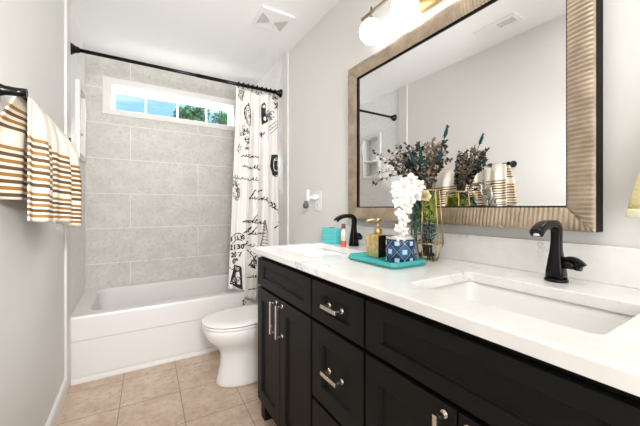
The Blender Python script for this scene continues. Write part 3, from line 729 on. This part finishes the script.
# tray
t = thing('tray', 'turquoise faceted rectangular vanity tray in the counter middle', 'tray', (.85, .87, ZT))
def oct_(x0, x1, y0, y1, c, z): return [(x0+c, y0, z), (x1-c, y0, z), (x1, y0+c, z), (x1, y1-c, z), (x1-c, y1, z), (x0+c, y1, z), (x0, y1-c, z), (x0, y0+c, z)]
a = (.748, .930, .742, 1.012)
mb = MB().loft([oct_(a[0]+.012, a[1]-.012, a[2]+.012, a[3]-.012, .010, ZT), oct_(*a, .014, ZT+.012), oct_(a[0]+.006, a[1]-.006, a[2]+.006, a[3]-.006, .012, ZT+.023), oct_(a[0]+.012, a[1]-.012, a[2]+.012, a[3]-.012, .012, ZT+.022), oct_(a[0]+.02, a[1]-.02, a[2]+.02, a[3]-.02, .01, ZT+.009)], smooth=False)
obj('dish', mb, 'teal', t)
mb = MB()
for ax, n_, f0, f1, c in ((1, 13, a[2]+.014, a[3]-.014, a[0]), (1, 13, a[2]+.014, a[3]-.014, a[1]), (0, 9, a[0]+.014, a[1]-.014, a[2]), (0, 9, a[0]+.014, a[1]-.014, a[3])):
    st = (f1-f0)/n_
    for k in range(n_):
        m0, m1 = f0+k*st, f0+(k+1)*st; mm = (m0+m1)/2; sg = -1 if c in (a[0], a[2]) else 1
        pt = (lambda o_, q, z: (c+sg*o_, q, z)) if ax == 1 else (lambda o_, q, z: (q, c+sg*o_, z))
        mb.add([pt(-.002, m0, ZT+.012), pt(-.006, mm, ZT+.022), pt(-.002, m1, ZT+.012), pt(-.010, mm, ZT+.003), pt(.0035, mm, ZT+.012)], [(0, 4, 1), (1, 4, 2), (2, 4, 3), (3, 4, 0)])
obj('facets', mb, 'teal', t)
TZ = ZT+.0095
# dispenser
D = (.875, .958)
t = thing('soap_dispenser', 'square hammered gold soap dispenser with brass pump on turquoise tray', 'soap dispenser', (*D, TZ))
mb = MB().box(D[0]-.034, D[0]+.034, D[1]-.039, D[1]+.039, TZ, TZ+.092)
mb.mi[2] = mb.mi[3] = mb.mi[5] = 1
obj('body', mb, ['gold', 'black'], t, bevel=.003)
obj('collar', MB().lathe([(.017, 0), (.017, .022), (.012, .024)], (*D, TZ+.092)), 'brass', t)
mb = MB().lathe([(.0065, 0), (.0065, .03)], (*D, TZ+.114)).lathe([(.014, 0), (.014, .014), (.012, .016)], (*D, TZ+.143))
mb.tube([(D[0], D[1], TZ+.152), (D[0]-.020, D[1]+.012, TZ+.153), (D[0]-.036, D[1]+.021, TZ+.150), (D[0]-.042, D[1]+.025, TZ+.142)], .0055)
obj('pump', mb, 'brass', t)
# candle
K = (.852, .812); KR, KH = .052, .088
t = thing('candle_jar', 'blue mosaic candle jar with pale squares on turquoise tray', 'candle', (*K, TZ))
mb = MB(); nS = 12; rows = 4
P3 = lambda a_, r_, z: (K[0]+r_*math.cos(a_), K[1]+r_*math.sin(a_), TZ+z)
mb.lathe([(KR-.004, 0), (KR-.001, .003), (KR-.001, KH), (KR-.006, KH), (KR-.006, .066)], (*K, TZ), n=36, caps=False, mi=0)
mb.lathe([(KR-.004, 0), (.001, 0)], (*K, TZ), n=36, caps=False)
nS = 6; da = 2*PI/nS; A0 = math.atan2(-.852, -.524)+.06
def patch(a0, z, ea, ez, off_, mi, dia=False):
    vs = []; n_ = 6
    for i in range(n_+1):
        q = -1+2*i/n_; w_ = (1-abs(q)) if dia else 1
        vs += [P3(a0+q*ea, KR+off_, z-ez*w_), P3(a0+q*ea, KR+off_, z+ez*w_)]
    mb.add(vs, [(2*i, 2*i+2, 2*i+3, 2*i+1) for i in range(n_)], mi)
ZC_ = (.014, .044, .074)
for r_, z in enumerate(ZC_):
    for k in range(nS):
        a0 = A0+(k+.5*((r_+1) % 2))*da
        if r_ == 1: patch(a0, z, da*.40, .024, .0005, 3, True); patch(a0+da/2, z, da*.13, .010, .0006, 1, True)
        else: patch(a0+da/2, z, da*.16, .012, .0006, 1, True)
        patch(a0, z, .0085/KR, .0085 if r_ == 1 else .0075, .0016, 2)
for k in range(nS):
    for sg in (1, -1):
        vs = []
        for i in range(17):
            z = .003+(KH-.006)*i/16; a0 = A0+k*da+sg*(z-.014)/.060*da
            vs += [P3(a0-.018, KR+.0011, z), P3(a0+.018, KR+.0011, z)]
        mb.add(vs, [(2*i, 2*i+1, 2*i+3, 2*i+2) for i in range(16)], 4)
obj('jar', mb, ['bluejar', 'navy', 'paleblue', 'midblue', 'linegrey'], t)
obj('rim', MB().lathe([(KR, KH), (KR+.001, KH+.001), (KR+.001, KH+.008), (KR-.003, KH+.009), (KR-.007, KH+.008), (KR-.007, KH-.002)], (*K, TZ), n=36, caps=False), 'silver', t)
obj('wax', MB().lathe([(KR-.0065, .06), (KR-.0065, .066)], (*K, TZ), n=30), 'wax', t)
obj('wick', MB().cyl((*K, TZ+.066), (*K, TZ+.078), .001, 6), 'stem', t)

# geometric glass vase
V = Vector((1.012, .82, ZT))
vase = thing('geometric_vase', 'tall gold-edged geometric glass vase holding the flower arrangement', 'vase', V)
nV = 6; off = math.radians(-100)
def hexr(r_, z, rot=0): return [V+Vector((r_*math.cos(off+rot+2*PI*i/nV), r_*math.sin(off+rot+2*PI*i/nV), z)) for i in range(nV)]
R0, R1, R2, R3 = hexr(.040, .003), hexr(.064, .072), hexr(.047, .282), None
mb = MB()
for A, B in ((R0, R1), (R1, R2)):
    for i in range(nV): j = (i+1) % nV; mb.add([A[i], A[j], B[j], B[i]], [(0, 1, 2, 3)])
mb.add(R0, [tuple(range(nV))])
obj('glass_panels', mb, 'glass', vase)
mb = MB()
for i in range(nV):
    j = (i+1) % nV
    for p, q in ((R0[i], R0[j]), (R1[i], R1[j]), (R2[i], R2[j]), (R0[i], R1[i]), (R1[i], R2[i])): mb.cyl(p, q, .0027, 6)
for p in R0+R1+R2: mb.ball(p, .0032, 8)
obj('gold_edges', mb, 'brass', vase)

# --- what stands in the vase
def ray(u, v, d):
    a = (u-320)/FPX; s, c = math.sin(YAW), math.cos(YAW)
    return Vector(((s+a*c)*d, (c-a*s)*d, H+(V0-v)/FPX*d))
def inside(p, zmax=.29):       # keep a point of a stem inside the vase below its mouth
    z = p.z-V.z
    if z > zmax: return p
    r_ = .038; q = Vector((p.x-V.x, p.y-V.y, 0))
    if q.length > r_: q = q.normalized()*r_
    return Vector((V.x+q.x, V.y+q.y, p.z))
EUC = [(372, 151, 1.19, 'dried eucalyptus stem reaching furthest left over the white orchid'), (381, 160, 1.24, None), (371, 186, 1.15, 'dried eucalyptus stem drooping low at the left of the orchid'), (378, 174, 1.17, None), (387, 151, 1.22, None), (397, 152, 1.19, None), (406, 143, 1.22, None), (400, 158, 1.14, None),
       (414, 152, 1.18, None), (421, 147, 1.20, None), (433, 138, 1.16, 'tallest brown eucalyptus stem at the centre of the bouquet'), (436, 146, 1.13, None), (429, 155, 1.18, None), (441, 150, 1.13, None), (447, 147, 1.12, None), (440, 162, 1.16, None), (424, 163, 1.14, None), (450, 160, 1.10, None), (413, 165, 1.2, None), (404, 151, 1.19, None), (411, 147, 1.17, None), (417, 143, 1.19, None), (427, 143, 1.15, None), (430, 150, 1.2, None), (439, 142, 1.12, None), (445, 141, 1.11, None), (392, 160, 1.16, None), (397, 146, 1.23, None)]
for k, (u, v_, d, lab) in enumerate(EUC):
    R = random.Random(40+k); tip = ray(u, v_, d)
    if tip.x > 1.075: tip.x = 1.075
    a0 = R.uniform(0, 6.28); base = V+Vector((.020*math.cos(a0), .020*math.sin(a0), .02)); dv = Vector((tip.x-V.x, tip.y-V.y, 0)); dl = min(.028, dv.length*.3)
    mouth = V+(dv.normalized()*dl if dv.length > .01 else Vector((0, 0, 0)))+Vector((0, 0, .292))
    low = tip.z < V.z+.40
    ctrl = mouth+Vector((dv.x*.25, dv.y*.25, max(.06, (tip.z-mouth.z)*.6)+(.04 if low else 0)))
    pts = bez([base, base.lerp(mouth, .5), mouth], 4)+bez([mouth, ctrl, tip], 16)[1:]
    root = thing('eucalyptus_branch', lab or 'dried dark eucalyptus stem with small pale-edged leaves in the gold vase', 'dried stem', base, 'eucalyptus stems in the gold vase')
    obj('stalk', MB().tube(pts, lambda q: .0018-.0010*q, 6), 'stem', root)
    lf = MB()
    for i in range(7, len(pts)):
        p = pts[i]; t_ = (pts[i]-pts[i-1]).normalized(); o1 = t_.orthogonal().normalized(); sz = .0180*(1-.30*i/len(pts))
        for kk in range(3 if k < 5 else 5):
            rot = Matrix.Rotation(R.uniform(0, 6.28), 3, t_); dd = (rot @ o1)+t_*R.uniform(.1, .9)
            q0 = p-(pts[i]-pts[i-1])*R.random()
            L_ = sz*R.uniform(.8, 1.35)
            if q0.x+dd.normalized().x*L_ > 1.108: dd.x = -abs(dd.x)
            lf.leaf(q0, dd, (R.uniform(-1, 1), R.uniform(-1, 1), R.uniform(-1, 1)), L_, L_*.72, R.choice([3, 3, 1, 2, 3] if 424 < u < 443 else [0, 0, 2, 2, 1] if k % 5 < 3 else [0, 0, 1, 1, 2]))
    obj('leaves', lf, ['leaf_dark', 'leaf_pale', 'leaf_brown', 'leaf_tan'], root)
PLU = [(447.5, 127, 1.13, 'dark teal bunny-tail plume standing tallest at the right of the bouquet'), (409, 150, 1.12, 'dark teal plume behind the white orchid, left of its pair'), (420, 149, 1.11, 'dark teal plume behind the white orchid, right of its pair'), (441, 152, 1.12, 'short dark teal plume low at the right of the bouquet'), (403, 160, 1.22, 'dark teal plume lowest at the left behind the orchid')]
for k, (u, v_, d, lab) in enumerate(PLU):
    R = random.Random(90+k); tip = ray(u, v_, d); tip.x = min(tip.x, 1.075); base = V+Vector((R.uniform(-.015, .015), R.uniform(-.015, .015), .02))
    dv = Vector((tip.x-V.x, tip.y-V.y, 0)); mouth = V+dv*min(.3, .028/max(dv.length, .01))+Vector((0, 0, .292))
    pts = bez([base, mouth, mouth.lerp(tip, .5)+Vector((0, 0, .01)), tip], 14)
    root = thing('grass_plume', lab, 'dried plume', base, 'teal plumes in the gold vase')
    obj('stalk', MB().tube(pts, .0012, 6), 'stem', root)
    ln = .042 if k in (0, 3) else .085; tv = (pts[-1]-pts[-3]).normalized(); mb = MB(); st = tip-tv*ln
    mb.loft([[c for c in [st+tv*ln*q+(tv.orthogonal().normalized()*math.cos(a_)+tv.cross(tv.orthogonal().normalized())*math.sin(a_))*max(.0006, .0062*math.sin(PI*min(1, q*.93+.04))**.7) for a_ in [2*PI*i/9 for i in range(9)]]] for q in [i/10 for i in range(11)]])
    for _ in range(120):
        q = R.random(); p = st+tv*ln*q; dd = Vector((R.gauss(0, 1), R.gauss(0, 1), R.gauss(0, 1)))+tv*1.6
        mb.leaf(p, dd, (R.random(), R.random(), 1), .011, .0016)
    obj('plume', mb, 'plume', root)

# orchid spray
def petalflower(par, c, face, r_, seed, kind='orchid'):
    R = random.Random(seed); f = Vector(face).normalized(); u_ = f.orthogonal().normalized(); u_ = Matrix.Rotation(R.uniform(0, 6), 3, f) @ u_; w_ = f.cross(u_); mb = MB()
    for k in range(5):
        a_ = 2*PI*k/5; d = u_*math.cos(a_)+w_*math.sin(a_); wide = .95 if k in (1, 4) else .62
        pv = []; sd = f.cross(d)
        for i in range(6):
            q = i/5; wd = r_*wide*math.sin(PI*min(1, .12+q*.86))**.75*.5
            for j in range(-2, 3): pv.append(c+d*r_*q+sd*wd*j/2+f*(r_*.22*math.sin(q*2.6)-r_*.10*abs(j/2)**2+.0015*k))
        mb.add(pv, [(i*5+j, i*5+j+1, (i+1)*5+j+1, (i+1)*5+j) for i in range(5) for j in range(4)], 0, True)
    fl_ = obj('flower', mb, 'orchid', par)
    lp = MB().ball(c+f*r_*.25, r_*.16, 8, 0).leaf(c+f*r_*.2, f+u_*-.5, u_, r_*.4, r_*.3)
    obj('lip', lp, 'orchidlip', fl_)
ob = V+Vector((-.012, -.012, .02))
spray = [ray(418, 187, 1.165), ray(408, 181, 1.14), ray(401, 192, 1.11), ray(400, 210, 1.10), ray(402, 228, 1.10), ray(402, 236, 1.10)]
orch = thing('orchid_spray', 'white orchid spray cascading from the vase over the blue candle', 'orchid', ob)
sp = bez([ob, V+Vector((-.01, -.01, .2)), V+Vector((-.02, -.01, .34)), spray[1]+Vector((-.005, 0, .045)), spray[2]], 16)
sp2 = bez([spray[2], spray[3]+Vector((-.01, 0, .03)), spray[4], spray[5]], 10)
obj('stalk', MB().tube(sp+sp2[1:], .0022, 7), 'green', orch)
FL = [(411, 180, 1.13, .027), (403, 185, 1.11, .029), (419, 186, 1.14, .027), (397, 192, 1.10, .026), (411, 190, 1.10, .030), (404, 197, 1.09, .029), (416, 197, 1.125, .024), (399, 203, 1.09, .026), (407, 208, 1.085, .025), (400, 214, 1.085, .024), (404, 221, 1.085, .024), (399, 228, 1.085, .020), (405, 231, 1.08, .019), (409, 200, 1.10, .024), (395, 185, 1.115, .018)]
view = Vector((math.sin(YAW), math.cos(YAW), 0))
for k, (u, v_, d, r_) in enumerate(FL):
    R = random.Random(200+k); petalflower(orch, ray(u, v_, d), -view+Vector((R.uniform(-.8, .5), R.uniform(-.5, .5), R.uniform(-.15, .5))), r_, 300+k)
mb = MB()
for k, (u, v_) in enumerate(((401, 236), (398, 239), (404, 239))): mb.ball(ray(u, v_, 1.09), .0075, 8, 0, (1, 1, 1.3))
obj('bud', mb, 'orchid', orch)
# cream rose
c = ray(424.5, 196, 1.165)
rose = thing('cream_rose', 'cream rose bloom at the vase mouth right of the orchid', 'flower', c)
mb = MB()
for ring in range(4):
    n_ = 3+ring
    for k in range(n_):
        a_ = 2*PI*k/n_+ring*.7; tilt = .25+.32*ring; f = -view+Vector((.1, 0, .45)); f.normalize(); u_ = f.orthogonal().normalized(); w_ = f.cross(u_); d = u_*math.cos(a_)+w_*math.sin(a_)
        b0 = c+d*.003*ring; dd = d*math.sin(tilt)+f*math.cos(tilt)
        sd = f.cross(d); pv = []
        for i in range(5):
            q = i/4; wd = (.008+.003*ring)*math.sin(PI*min(1, .15+q*.75))
            for j in range(-2, 3): pv.append(b0+dd*(.018)*q+sd*wd*j/2-d*.003*(j/2)**2)
        mb.add(pv, [(i*5+j, i*5+j+1, (i+1)*5+j+1, (i+1)*5+j) for i in range(4) for j in range(4)], 0, True)
obj('petals', mb, 'cream', rose)
obj('stalk', MB().tube(bez([c, c+Vector((.008, .004, -.06)), V+Vector((0, -.005, .1)), V+Vector((.004, 0, .02))], 8), .0018, 6), 'green', rose)
# leafy sprigs in the vase
def sprig(name, label, base, tip, mtl, n_, ln, wd, seed, clampin, group, sag=.0):
    R = random.Random(seed); root = thing(name, label, 'foliage', base, group)
    pts = bez([base, base.lerp(tip, .5)+Vector((0, 0, .03)), tip], 12)
    if clampin: pts = [inside(p) for p in pts]
    obj('stalk', MB().tube(pts, .0013, 5), 'green', root); mb = MB()
    for k in range(n_):
        i = R.randint(2, 12); p = pts[i]; t_ = (pts[i]-pts[i-1]).normalized()
        d = Vector((R.gauss(0, 1), R.gauss(0, 1), R.gauss(0, .8)))+t_*.6; d.normalize(); l_ = ln*R.uniform(.7, 1.2)
        e = p+d*l_
        if clampin and (Vector((e.x-V.x, e.y-V.y, 0)).length > .043):
            l_ *= .5
        mb.leaf(p, d, (R.uniform(-1, 1), R.uniform(-1, 1), 1), l_, wd*R.uniform(.7, 1.2))
    obj('leaves', mb, mtl, root)
for k in range(6):
    a_ = k*1.05; R = random.Random(k)
    b0 = V+Vector((.02*math.cos(a_), .02*math.sin(a_), .13)); tp = V+Vector((0.038*math.cos(a_+.4), .038*math.sin(a_+.4), .235+.02*R.random()))
    sprig('fern_sprig', 'yellow-green fern sprig packed inside the upper glass vase', b0, tp, 'fern', 80, .030, .014, 400+k, True, 'fern sprigs in the gold vase')
for k in range(5):
    a_ = k*1.26+.5
    b0 = V+Vector((.012*math.cos(a_), .012*math.sin(a_), .03)); tp = V+Vector((.030*math.cos(a_), .030*math.sin(a_), .15))
    sprig('eucalyptus_sprig', 'blue-green leafy sprig inside the lower glass vase', b0, tp, 'green', 34, .022, .012, 430+k, True, 'blue-green sprigs in the gold vase')
for k, (u, v_, d) in enumerate(((411, 204, 1.16), (413, 222, 1.165), (415, 238, 1.17), (410, 214, 1.17))):
    b0 = V+Vector((-.02, .02, .290)); tp = ray(u, v_, d)
    sprig('trailing_greenery', 'blue-green trailing sprig hanging outside the vase beside the orchid', b0, tp, 'green', 44, .024, .014, 450+k, False, 'trailing greenery on the vase')
for k, (dx, dy) in enumerate(((-.012, -.022), (.016, -.016), (-.024, .006), (.022, .012), (-.002, .024))):
    c = V+Vector((dx, dy, .016)); mb = MB()
    for ring in range(3):
        for j in range(6): a_ = 2*PI*j/6+ring*.5; tl = .3+.45*ring; mb.leaf(c, (math.cos(a_)*math.sin(tl), math.sin(a_)*math.sin(tl), math.cos(tl)), (0, 0, 1), .018, .009, 0, .3)
    mb.lathe([(.003, -.012), (.004, 0)], c, n=6)
    tag(obj('succulent', mb, 'succ', origin=c), 'small dark green succulent rosette at the bottom of the glass vase', 'succulent', 'succulents in the vase base')

# ---------------------------------------------------------------- towel bar and striped towel
TBX, TBZ, TB0, TB1 = XL+.066, 1.478, 1.252, 2.01
t = thing('towel_bar', 'black towel bar on the left wall holding the striped towel', 'towel bar', (XL, 1.6, TBZ))
obj('rail', MB().cyl((TBX, TB0, TBZ), (TBX, TB1, TBZ), .0085, 14), 'black', t)
for y in (TB0, TB1):
    obj('post', MB().lathe([(.027, 0), (.027, .006), (.020, .014), (.014, .03), (.0125, .055), (.0135, .078)], (XL, y, TBZ), (1, 0, 0)), 'black', t)
tw = thing('hand_towel', 'cream towel with golden brown stripes folded over the black bar', 'towel', (TBX, 1.6, 1.06))
ty0, ty1 = 1.268, 1.945
FRONT = .392; BACK = .322
STR = []
def stripes_front():
    g = []
    for k in range(8): g.append((.125+k*.0205, .0118))     # distance below the bar
    for k in range(5): g.append((.299+k*.0175, .0100))
    return g
def stripes_back():
    g = [(.035+k*.019, .010) for k in range(4)]+[(.155+k*.021, .0115) for k in range(8)]
    return g
def band(dist, G):
    for k, (a_, w_) in enumerate(G):
        if a_ <= dist < a_+w_: return 1+(k % 2)
    return 0
def fold(y, q, seed):
    s = (y-ty0)/(ty1-ty0)
    return (.025*q)*(math.sin(2*PI*3.1*s+seed)+.45*math.sin(2*PI*7.3*s+2*seed))
def edge(G, total):
    e = sorted(set([0, total]+[round(a_, 5) for a_, w_ in G]+[round(a_+w_, 5) for a_, w_ in G])); out = []
    for a_, b_ in zip(e[:-1], e[1:]):
        n_ = max(1, int((b_-a_)/.012)); out += [a_+(b_-a_)*i/n_ for i in range(n_)]
    return out+[total]
def sheet(G, total, side, seed):
    mb = MB(); E_ = edge(G, total); ny = 70; vs = []
    for d in E_:
        for i in range(ny+1):
            s = i/ny; y = ty0+(ty1-ty0)*s; q = d/total
            yy = y
            if side > 0:
                xo = .0125+(.001+.034*s**.7)*min(1, d/.08)**.7+fold(y, .45+.55*min(1, q*2), seed)*min(1, d/.05)
                yy = y+.012*q*(s-.35)
                zz = TBZ-d*(.975+.075*s)-.006*math.sin(2*PI*1.3*s+1)*q-.03*s*min(1, d/.05)
                xo = max(xo, .012)
            else:
                k_ = max(0, 1-s/.16); xo = -.0125-min(1, d/.12)*(.016+.034*k_**1.2+.006*math.sin(30*s)); xo = max(-.057, xo)
                yy = y-(.010+.040*q)*max(0, 1-s/.5)+.012*math.sin(math.pi*min(1, s/.16))*q
                zz = TBZ-d
            if d == 0: zz = TBZ+.0125; xo = 0
            vs.append((TBX+xo, yy, zz))
    fs = []
    for r_ in range(len(E_)-1):
        mi = band((E_[r_]+E_[r_+1])/2, G)
        for i in range(ny):
            f = (r_*(ny+1)+i, r_*(ny+1)+i+1, (r_+1)*(ny+1)+i+1, (r_+1)*(ny+1)+i)
            mb.add([], []); mb.f.append(list(f if side < 0 else f[::-1])); mb.mi.append(mi); mb.sm.append(True)
    mb.v = vs; return mb
obj('front_fall', sheet(stripes_front(), FRONT, 1, -1.3), ['terry', 'stripe', 'stripe2'], tw, solid=.005)
obj('back_fall', sheet(stripes_back(), BACK, -1, 2.1), ['terry', 'stripe', 'stripe2'], tw, solid=.005)

# yellow towel on a ring at the right
t = thing('towel_ring', 'black towel ring on the right wall holding the yellow towel', 'towel ring', (XR, .14, 1.46))
RX, RY, RZ = XR-.06, .140, 1.40
obj('post', MB().lathe([(.026, 0), (.026, .006), (.012, .02), (.011, .066)], (XR, RY, RZ+.058), (-1, 0, 0)), 'black', t)
obj('ring', MB().tube([(RX, RY+.055*math.sin(a_), RZ+.055*math.cos(a_)) for a_ in [2*PI*i/32 for i in range(33)]], .0045, 8), 'black', t)
yt = thing('face_towel', 'pale yellow terry towel hanging at the right edge', 'towel', (RX, RY, 1.1))
def ysec(z, hw_, th_, n_=40):
    out = []
    for i in range(n_):
        a_ = 2*PI*i/n_; rip = 1+.16*math.sin(7*a_+.4)*min(1, (1.37-z)/.1+.2)
        out.append((RX+th_*math.sin(a_)*rip, RY+hw_*math.cos(a_), z))
    return out
zs = [1.345, 1.33, 1.30, 1.26, 1.21, 1.16, 1.128]
hs = [.045, .052, .064, .080, .094, .106, .112]
obj('cloth', MB().loft([ysec(z, h_, .017+.010*i/6) for i, (z, h_) in enumerate(zip(zs, hs))]), 'yellow', yt)
obj('fringe', MB().loft([ysec(1.128, .1125, .0275), ysec(1.121, .1145, .029), ysec(1.110, .1165, .029), ysec(1.106, .115, .027)]), 'yfringe', yt, label='pale woven hem band')
